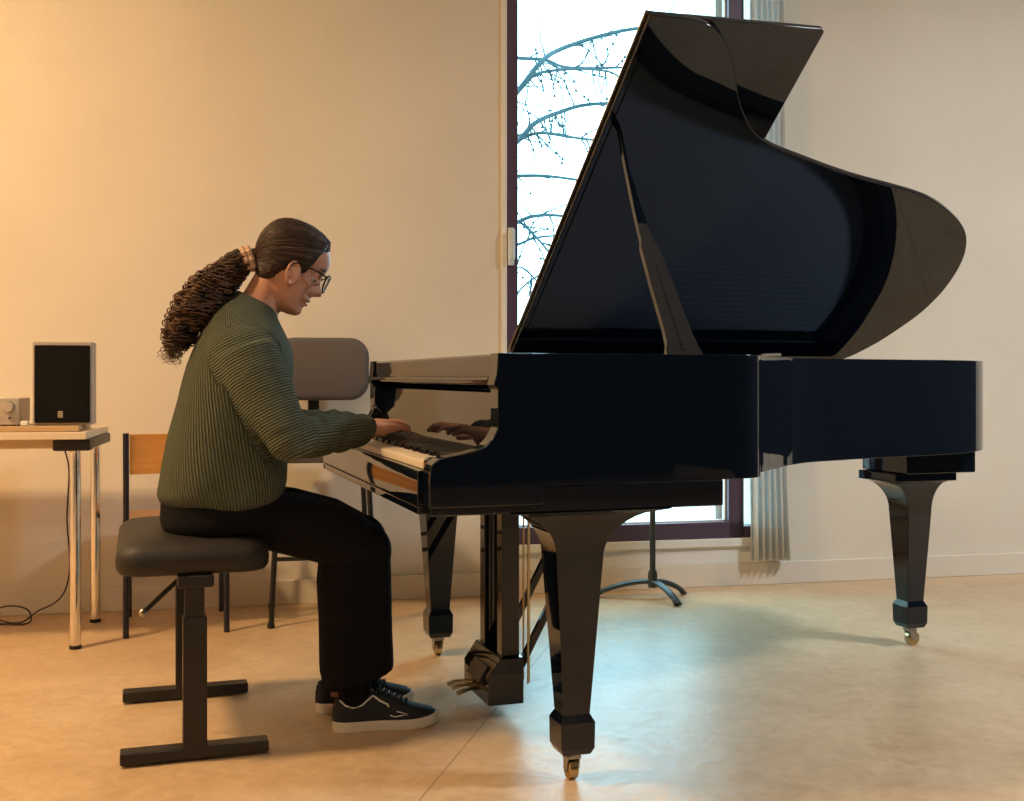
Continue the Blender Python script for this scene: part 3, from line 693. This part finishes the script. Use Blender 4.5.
# trousers
T=MB()
T.loft(torso_rings(.004,[(.522,-.855,-.63,.15),(.530,-.880,-.60,.180),(.55,-.888,-.575,.188),(.60,-.885,-.575,.182),(.64,-.882,-.59,.175)],40))
for yl,xk,zk,xs in LEGS:
    T.tube([(-.80,PY+(yl-PY)*.85,.575),(-.70,PY+(yl-PY)*.9,.568),(-.56,PY+(yl-PY)*.98,.540),(-.45,yl,.508),(xk-.01,yl,.475)],[(.060,.09),(.070,.088),(.082,.085),(.082,.08),(.076,.078)],24,up=(0,0,1))
    T.sphere((xk+.012,yl,.463),.078,20,14,(1,.95,1))
    hx=[(.478,xk+.000,.080),(.43,xk-.006,.094),(.36,xk-.009,.098),(.25,xk-.005,.096),(.15,(xk if yl<.6 else xk-.004),.095),(.128,(xk if yl<.6 else xk-.004),.094)]
    T.loft([[(cx_+r_*math.cos(a_), yl+r_*.80*math.sin(a_), z-.10*0+(.022*math.cos(a_) if z<.2 else 0)) for a_ in [2*math.pi*k/28 for k in range(28)]] for z,cx_,r_ in hx])
    T.tube([(xs-.005,yl,.18),(xs-.010,yl,.10),(xs-.014,yl,.058)],[.044,.044,.036],20)
tm=remesh(T,.006,6,.6)
obj('trousers', tm, M['trousers'], person, angle=180)
# hair cap following the skull, pulled back to the ponytail
def hairfn(x,y,u_):
    # positive where hair covers
    line=lerp_tab([(-.10,-.072),(-.06,-.060),(-.045,-.040),(-.030,-.008),(-.012,.012),(.006,.014),(.014,.002),(.024,.004),(.032,.030),(.040,.062),(.050,.084),(.065,.096),(.09,.100)],x)[0]
    k=(u_-line)/.022
    full=.013+.004*max(0,min(1,(-x-.02)/.06))
    return max(-.006,min(full,full*k**.6 if k>0 else k*.01))
HRr=grow(head_rings(n=72,umin=-.095),hairfn)
Hm=MB(); Hm.loft([[head_pt(*p) for p in r] for r in HRr])
hair=obj('hair', Hm, M['hair'], person, angle=180)
tie=head_pt(-.111,0,-.012)
sc_=MB(); axis=Vector((-1,0,-.30)).normalized()
e1=Vector((0,1,0)); e2=axis.cross(e1)
for j in range(2):
    ring=[tie+axis*(.004+.014*j)+(e1*math.cos(a_)+e2*math.sin(a_))*(.026+.003*math.sin(9*a_)) for a_ in [2*math.pi*k/36 for k in range(37)]]
    sc_.tube(ring,.0085,8,caps=False)
obj('scrunchie', sc_, M['scrunchie'], person)
# combed strands swept from the hairline back to the tie
from mathutils.bvhtree import BVHTree
hv=[Vector(p) for r in HRr for p in r]; nn_=len(HRr[0]); hf=[(i*nn_+j,i*nn_+(j+1)%nn_,(i+1)*nn_+(j+1)%nn_,(i+1)*nn_+j) for i in range(len(HRr)-1) for j in range(nn_)]
bvh=BVHTree.FromPolygons(hv,hf); hc=Vector((-.015,0,.02)); dt=(Vector((-.116,0,-.012))-hc).normalized()
st1=MB(); st2=MB()
for i in range(420):
    q_=random.random(); sd=random.choice((-1,1)); y0=sd*abs(random.gauss(0,.45))
    if q_<.62: d0=Vector((.058+random.uniform(-.05,.006),y0*.09,.085)) 
    elif q_<.85: d0=Vector((.030+random.uniform(-.01,.004),sd*.070,random.uniform(.0,.06)))
    else: d0=Vector((random.uniform(-.06,-.02),sd*.060,random.uniform(-.05,-.01)))
    d0=(d0-hc).normalized(); qa=d0.rotation_difference(dt); pts=[]; off_=random.uniform(-.0008,.0022); wob=random.uniform(-.03,.03)
    for k in range(15):
        t_=k/14; d_=Quaternion().slerp(qa,t_*.97) @ d0; d_=(d_+Vector((0,wob*math.sin(t_*3.14),wob*math.sin(t_*3.14)))).normalized()
        h_=bvh.ray_cast(hc+d_*.3,-d_)
        if h_[0] is None: continue
        pts.append(head_pt(*(h_[0]+d_*off_)))
    if len(pts)>3: (st1 if i%3 else st2).tube(pts,[.0004]+[.0012]*(len(pts)-2)+[.0008],4)
obj('combed_hair', st1, M['hair'], hair, angle=180); obj('hair_highlights', st2, M['curl'], hair, angle=180)
# ponytail: core + curly locks
PT=[tie+Vector((.03,0,.008)),tie,tie+axis*.022,Vector((-.728,PY,1.180)),Vector((-.772,PY,1.138)),Vector((-.812,PY,1.088)),Vector((-.840,PY,1.035)),Vector((-.856,PY,.995))]
pp=smooth_path(PT,4); npp=len(pp)
def prad(q_): return lerp_tab([(0,.022),(.2,.022),(.34,.034),(.5,.044),(.7,.046),(.88,.036),(1,.016)],q_)[0]
pc=MB()
pc.tube(pp,[prad(i/(npp-1))*.80*(1+.12*math.sin(i*1.9)) for i in range(npp)],18)
pony=obj('ponytail', pc, M['curl'], person, angle=180)
cl=MB()
for i in range(360):
    a0_=random.uniform(0,2*math.pi); fr_=math.sqrt(random.uniform(.25,1.0)); ph=random.uniform(0,6.28); fq=random.uniform(7,13); amp=random.uniform(.006,.019); end=random.uniform(.7,1.12); tw=random.uniform(-.6,.6); pts=[]
    K=70
    for k in range(K):
        q_=.06+(end-.06)*k/(K-1); qq=min(q_,1)*(npp-1); i0=min(int(qq),npp-2); c_=pp[i0].lerp(pp[i0+1],qq-i0)
        if q_>1: c_=c_+(pp[-1]-pp[-2]).normalized()*(q_-1)*.4
        t_=(pp[i0+1]-pp[i0]).normalized(); b1=Vector((0,1,0)); b2=t_.cross(b1).normalized()
        an=a0_+tw*q_; rr_=max(.006,prad(min(1,q_)))*fr_; am=amp*min(1,max(0,(q_-.15)*2.5))
        pts.append(c_+b1*(rr_*math.cos(an)+am*math.cos(fq*6.28*q_+ph))+b2*(rr_*math.sin(an)+am*math.sin(fq*6.28*q_+ph)))
    cl.tube(pts,[.0016 if k<K-8 else .0016*(K-k)/8 for k in range(K)],4)
obj('curls', cl, M['curl'], pony, angle=180)
# face details
for sd in (-1,1):
    ey=obj('eye', MB().sphere(head_pt(.0478,sd*.031,.0095),.0122), M['eye'], person); obj('iris', MB().sphere(head_pt(.0595,sd*.031,.003),.0045), M['iris'], ey)
    eb=MB().tube([head_pt(.074,sd*.016,.034),head_pt(.072,sd*.030,.040),head_pt(.060,sd*.047,.036)],[.002,.0035,.0015],8); obj('eyebrow', eb, M['hair'], person)
lp=MB(); lp.tube([head_pt(.054,-.022,-.056),head_pt(.068,-.010,-.050),head_pt(.0725,0,-.049),head_pt(.068,.010,-.050),head_pt(.054,.022,-.056)],[.001,.003,.0034,.003,.001],8)
lp.tube([head_pt(.054,-.021,-.057),head_pt(.066,-.010,-.061),head_pt(.070,0,-.0615),head_pt(.066,.010,-.061),head_pt(.054,.021,-.057)],[.001,.003,.0036,.003,.001],8)
obj('lips', lp, M['lip'], person)
# glasses
gl=MB(); gx=.096
def rim_pts(sd):
    out=[]
    for k in range(25):
        a_=2*math.pi*k/24; cy_=(abs(math.cos(a_))**.7)*(1 if math.cos(a_)>0 else -1); cz_=(abs(math.sin(a_))**.75)*(1 if math.sin(a_)>0 else -1)
        y=sd*.034+.028*cy_; out.append(head_pt(gx-.010*(abs(y)/.05)**2, y, .008+.0225*cz_))
    return out
for sd in (-1,1):
    gl.tube(rim_pts(sd),.0026,8,caps=False)
    gl.tube([head_pt(gx-.014,sd*.061,.020),head_pt(.055,sd*.0745,.022),head_pt(.0,sd*.0785,.022),head_pt(-.018,sd*.0785,.012)],.0027,8)
gl.tube([head_pt(gx,-.009,.014),head_pt(gx+.003,0,.017),head_pt(gx,.009,.014)],.0018,8)
go=obj('glasses', gl, M['glasses'], person)
for sd in (-1,1):
    r_=rim_pts(sd)[:-1]; fx_=(head_pt(1,0,0)-head_pt(0,0,0)).normalized()*.0012
    obj('lens', MB().loft([[p-fx_*.5 for p in r_],[p+fx_*.5 for p in r_]]), M['lens'], go)
# shoes
def shoe(yc,xh,yaw,zs=0):
    L_=.278
    c_,s_2=math.cos(yaw),math.sin(yaw)
    def P(t_,y,z): x=t_*L_; return (xh+x*c_-y*s_2, yc+x*s_2+y*c_, z+zs)
    hwt=[(0,.006),(.02,.022),(.08,.032),(.2,.034),(.4,.033),(.58,.042),(.72,.046),(.85,.041),(.94,.029),(.985,.014),(1,.004)]
    ts=[0,.01,.03,.06,.1,.16,.24,.34,.44,.54,.64,.74,.82,.89,.94,.975,.992,1]
    so=MB(); rings=[]
    for t_ in ts:
        h=lerp_tab(hwt,t_)[0]+.003; lift=.010*max(0,(t_-.72)/.28)**2; th_=.027
        rings.append([P(t_,-h,lift),P(t_,h,lift),P(t_,h*1.01,lift+th_*.5),P(t_,h,lift+th_),P(t_,-h,lift+th_),P(t_,-h*1.01,lift+th_*.5)])
    so.loft(rings)
    top=[(0,.055),(.02,.082),(.08,.088),(.2,.082),(.3,.088),(.40,.100),(.48,.096),(.6,.078),(.72,.062),(.85,.052),(.94,.044),(1,.030)]
    up_=MB(); rings=[]
    for t_ in ts:
        h=lerp_tab(hwt,t_)[0]; zt=lerp_tab(top,t_)[0]; ring=[]
        for k in range(17):
            a_=math.pi*k/16; y=h*math.cos(a_)*(1-.25*math.sin(a_)*(1 if t_<.55 else .2)); z=.020+(zt-.020)*(math.sin(a_)**.75)
            ring.append(P(t_,y,z))
        rings.append(ring)
    up_.loft(rings)
    u=obj('shoe', up_, M['shoe'], person, angle=60)
    obj('shoe_sole', so, M['rubber'], u, bevel=.003, angle=60)
    def side(t_,z,sd,e=.0015):
        h=lerp_tab(hwt,t_)[0]; zt=lerp_tab(top,t_)[0]; f_=max(0,min(1,(z-.020)/(zt-.020))); sa=f_**(1/.75); a_=math.asin(sa); y=h*math.cos(a_)*(1-.25*sa*(1 if t_<.55 else .2))
        return Vector(P(t_,sd*(y+e),z))
    pi_=MB()
    for sd in (-1,1):
        pi_.tube([side(t_,z,sd) for t_,z in ((.06,.080),(.11,.068),(.18,.062),(.26,.066),(.33,.080),(.37,.088))],.0022,6)
        pi_.tube([side(t_,z,sd) for t_,z in ((.37,.088),(.43,.076),(.50,.066),(.51,.060))],.0026,6)
        pi_.tube([side(t_,z,sd) for t_,z in ((.52,.040),(.56,.036),(.62,.038),(.685,.040),(.62,.046),(.58,.049))],.0016,6)
    obj('shoe_piping', pi_, M['white'], u)
    la=MB()
    for i in range(6):
        t_=.44+.05*i; zt=lerp_tab(top,t_)[0]+.003; la.tube([P(t_,-.018,zt-.006),P(t_+.012,0,zt),P(t_,.018,zt-.006)],.0032,6)
    la.tube([P(.45,0,.102),P(.43,.018,.112),P(.39,.03,.098)],.003,6); la.tube([P(.45,0,.102),P(.43,-.018,.112),P(.39,-.03,.098)],.003,6)
    obj('shoe_lace', la, M['lace'], u)
    lt=MB()
    for i in range(4):
        t_=.47+.05*i; zt=lerp_tab(top,t_)[0]+.0055; lt.tube([P(t_,-.012,zt-.003),P(t_+.014,-.002,zt)],.0013,5)
    obj('lace_mark', lt, M['white'], u)
shoe(.530,-.462,R(-4)); shoe(.712,-.480,R(3))

# ------------------------------------------------------------------ chairs by the wall
def wl(X,d):   # world floor point -> wall frame
    v=WFR.inverted()@Vector((X,d,0)); return v.x,v.y
# school chair facing the wall
def school_chair():
    fr_=Matrix.Translation((-1.36,4.03,0)) @ Matrix.Rotation(R(17),4,'Z')
    r=thing('school_chair','small school chair with orange plywood back and navy tube legs behind the bench','chair',(.17,.2,0),fr_)
    T_=M['bluemetal']; W_=.345; D_=.38
    for x in (0,W_):
        obj('back_leg', MB().tube(smooth_path([(x,0,.0),(x,.012,.25),(x,.02,.43),(x,.005,.58),(x,-.012,.722)],5),.0105,12), T_, r)
        obj('front_leg', MB().tube(smooth_path([(x,.02,.38),(x,.20,.388),(x,.36,.385),(x,D_-.01,.365),(x,D_,.30),(x,D_,.0)],5),.0105,12), T_, r)
    obj('cross_bar', MB().tube([(0,.10,.375),(W_,.10,.375)],.008,8), T_, r)
    st=MB(); st.prism([(x+W_/2,y+.20) for x,y in rrect(.17,.19,.04)],.395,.407); obj('seat', st, M['orange'], r, bevel=.004)
    bkp=MB(); rings=[]
    for k in range(11):
        t_=k/10; x=.012+(W_-.024)*t_; yb_=.004+.022*math.sin(math.pi*t_); rings.append([(x,yb_,.575),(x,yb_-.012,.718),(x,yb_-.002,.718),(x,yb_+.010,.575)])
    bkp.loft(rings); obj('backrest', bkp, M['orange'], r, bevel=.003)
school_chair()
def stool():
    fr_=Matrix.Translation((-.883,4.19,0)) @ Matrix.Rotation(R(11.5),4,'Z')
    r=thing('high_chair','tall black-legged chair with a grey rounded padded back, behind the pianist','chair',(.19,.18,0),fr_)
    T_=M['blackmetal']; W_=.385; D_=.36
    for (x,y) in ((0,0),(W_,0),(0,D_),(W_,D_)):
        ix=.03 if x==0 else -.03; iy=.02 if y==0 else -.02
        l=obj('leg', MB().tube([(x,y,.006),(x+ix,y+iy,.60)],.0105,12), T_, r); obj('foot_cap', MB().lathe([(.012,0),(.014,.002),(.013,.02),(.011,.022)],(x,y,0),12), M['plastic'], l)
    def at(x,y,z): ix=.03*z/.6; iy=.02*z/.6; return (x+(ix if x==0 else -ix), y+(iy if y==0 else -iy), z)
    for a_,b_,z in (((0,0),(W_,0),.250),((0,D_),(W_,D_),.25),((0,0),(0,D_),.30),((W_,0),(W_,D_),.30)):
        obj('rung', MB().tube([at(*a_,z),at(*b_,z)],.008,8), T_, r)
    sp=MB(); rings=[]
    for z,g_ in ((.600,.02),(.604,.004),(.620,0),(.645,.0),(.658,.012),(.662,.04),(.664,.12)):
        rings.append([(W_/2+x,D_/2+y,z) for x,y in rrect(.175-g_,.17-g_,.045)])
    sp.loft(rings); obj('seat', sp, M['greyfab'], r, angle=60)
    obj('back_post', MB().box(W_/2-.050,W_/2-.006,D_+.0,D_+.014,.60,.95), T_, r, bevel=.003)
    bk_=MB(); rings=[]; 
    base=rrect(.185,.125,.075,7)
    for dy,g_ in ((-.030,.02),(-.026,.008),(-.016,.001),(0,0),(.010,.006),(.014,.02)):
        rings.append([(W_/2+.005+x*(1-g_/.18), D_-.012+dy+.06*(x/.18)**2*-.35, .952+z*(1-g_/.125)) for x,z in base])
    bk_.loft(rings); obj('backrest', bk_, M['greyfab'], r, angle=60)
stool()

# ------------------------------------------------------------------ music stand
ms=thing('music_stand','slim dark tripod music stand standing under the window behind the piano','music stand',(.60,4.76,0),ID)
obj('stem', MB().tube([(.585,4.76,.05),(.585,4.76,.42)],.0125,12), M['standmetal'], ms); obj('upper_stem', MB().tube([(.585,4.76,.42),(.585,4.76,.98)],.009,12), M['standmetal'], ms)
obj('hub', MB().lathe([(.018,.045),(.020,.05),(.020,.10),(.016,.115)],(.585,4.76,0),16), M['standmetal'], ms)
for (tx,ty) in ((.350,4.78),(.725,4.83),(.665,4.585)):
    c_=Vector((.585,4.76,0)); e_=Vector((tx,ty,0)); P_=[]
    for i in range(9):
        q_=i/8; p=c_.lerp(e_,q_); p.z=.012+.058*math.cos(q_*math.pi/2)**.8 if q_<1 else .008; P_.append(p)
    obj('tripod_foot', MB().tube(P_,[(.011,.016)]*8+[(.010,.020)],10), M['standmetal'], ms)
dk=MB().obox((.585,4.75,1.03),(.22,.045,0),(.0,.02,.15),(0,.003,-.0005)); obj('music_desk', dk, M['standmetal'], ms)

# ------------------------------------------------------------------ table with audio gear
TF=Matrix.Translation((-1.42,3.81,0)) @ Matrix.Rotation(R(11.5),4,'Z')     # origin near-right corner, x to the right, y to the wall
tb=thing('side_table','long pale folding table on chrome legs against the left part of the wall','table',(-.7,.26,0),TF)
obj('tabletop', MB().box(-1.6,0,0,.52,.712,.736), M['tabletop'], tb, bevel=.002)
obj('apron', MB().box(-1.5,-.085,.05,.075,.680,.712), M['tabledge'], tb)
for x in (-.045,-1.52):
    bkx=MB().box(x-.065,x+.055,.03,.10,.672,.711).box(x-.02,x+.055,.10,.50,.676,.711); obj('corner_bracket', bkx, M['plastic'], tb, bevel=.006)
    for y in (.075,.505-.0):
        l=obj('leg', MB().tube(smooth_path([(x-.02,y-.01,.70),(x-.003,y-.004,.675),(x,y,.63),(x,y,.30),(x,y,.010)],4),.0185,18), M['chrome'], tb)
        obj('foot_cap', MB().lathe([(.019,0),(.020,.002),(.020,.012),(.0185,.014)],(x,y,0),18), M['plastic'], l)
single('wooden_board', MB().box(-1.0,-.03,.045,.30,.7375,.755), M['board'], 'thin brown wooden board lying on the pale table under the speaker', 'board', (-.5,.17,.7375), TF, bevel=.002)
sp=thing('speaker','silver-sided bookshelf loudspeaker with black grille standing on the table','speaker',(-.14,.20,.7555),TF)
obj('cabinet', MB().box(-.188,.003,.108,.21,.756,1.040), M['cab'], sp, bevel=.004)
gr_=obj('grille', MB().box(-.181,-.002,.098,.108,.765,1.028), M['grille'], sp, bevel=.004)
bd=MB().box(-.105,-.089,.0965,.0985,.782,.804)
bdo=obj('badge', bd, M['gold'], gr_, bevel=.001)
bl=MB()
for z in (.787,.793,.799): bl.box(-.103,-.091,.0960,.0967,z-.0008,z+.0008)
obj('badge_lines', bl, M['plastic'], bdo)
am=thing('amplifier','small silver amplifier with round volume knob left of the speaker','amplifier',(-.40,.18,.7555),TF)
obj('chassis', MB().box(-.48,-.232,.105,.29,.762,.848), M['cab'], am, bevel=.003)
obj('front_panel', MB().box(-.482,-.230,.092,.106,.759,.850), M['silver'], am, bevel=.002)
kb=obj('volume_knob', MB().lathe([(.014,.066),(.0165,.070),(.0165,.092)],(-.258,0,.818),24,'y'), M['silver'], am); obj('knob_ring', MB().lathe([(.0185,.0905),(.0185,.092)],(-.258,0,.818),24,'y'), M['plastic'], am)
for x,z in ((-.30,.785),(-.285,.785),(-.257,.782)): obj('button', MB().lathe([(.0035,.088),(.0035,.092)],(x,0,z),12,'y'), M['plastic'] if x>-.27 else M['silver'], am)
for x in (-.46,-.25): obj('rubber_foot', MB().box(x-.01,x+.01,.11,.13,.7553,.762), M['plastic'], am)
single('power_plug', MB().obox((-.208,.085,.764),(.012,0,0),(0,.012,0),(0,0,.008)), M['white'], 'small white plug on the table between amplifier and speaker', 'plug', (-.256,.085,.7555), TF, bevel=.003)
# cable hanging behind the table and looping on the floor
def U(px,py,d): return Vector(((px-512)/F*d,d,.92+(377-py)/F*d))
def G(px,py,z=.004): d=F*(.92-z)/(py-377); return Vector(((px-512)/F*d,d,z))
cb=[U(64,448,4.28),U(69,470,4.32),U(67,520,4.31),U(70,562,4.31),U(66,588,4.32),U(56,602,4.34),U(38,611,4.36),G(22,622),G(6,622),G(-6,616),U(0,608,4.30),U(14,606,4.30),U(28,610,4.31),G(31,620),G(24,624),G(4,624),G(-30,626)]
cbo=MB().tube(smooth_path(cb,5),.003,6)
single('audio_cable', cbo, M['cable'], 'thin dark cable hanging behind the table and looping on the floor', 'cable', (-1.7,4.3,0), ID)

# ------------------------------------------------------------------ light and camera
w=bpy.data.worlds.new('sky'); SC.world=w; w.use_nodes=True
bg=w.node_tree.nodes['Background']; bg.inputs[0].default_value=(.46,.84,1.0,1); bg.inputs[1].default_value=6.5
pd=bpy.data.lights.new('window_portal','AREA'); pd.shape='RECTANGLE'; pd.size=1.0; pd.size_y=2.75; pd.cycles.is_portal=True
po_=bpy.data.objects.new('window_portal',pd); COL.objects.link(po_)
po_.matrix_world = WFR @ Matrix.Translation(((sL+sR)/2,.44,(zB+zT)/2)) @ Matrix.Rotation(R(-90),4,'X')

cam=bpy.data.cameras.new('camera'); cam.lens=36*F/1024; cam.sensor_width=36; cam.sensor_fit='HORIZONTAL'; cam.shift_y=-23.5/1024; cam.clip_start=.05
co=bpy.data.objects.new('camera',cam); COL.objects.link(co); co.location=(0,0,.92); co.rotation_euler=(R(90),0,0)
SC.camera=co
SC.view_settings.view_transform='Standard'; SC.view_settings.look='None'; SC.view_settings.gamma=1; SC.view_settings.exposure=.42
SC.view_settings.use_curve_mapping=False
SC.cycles.max_bounces=10; SC.cycles.diffuse_bounces=5; SC.cycles.glossy_bounces=5; SC.cycles.use_denoising=True
SC.cycles.sample_clamp_indirect=6
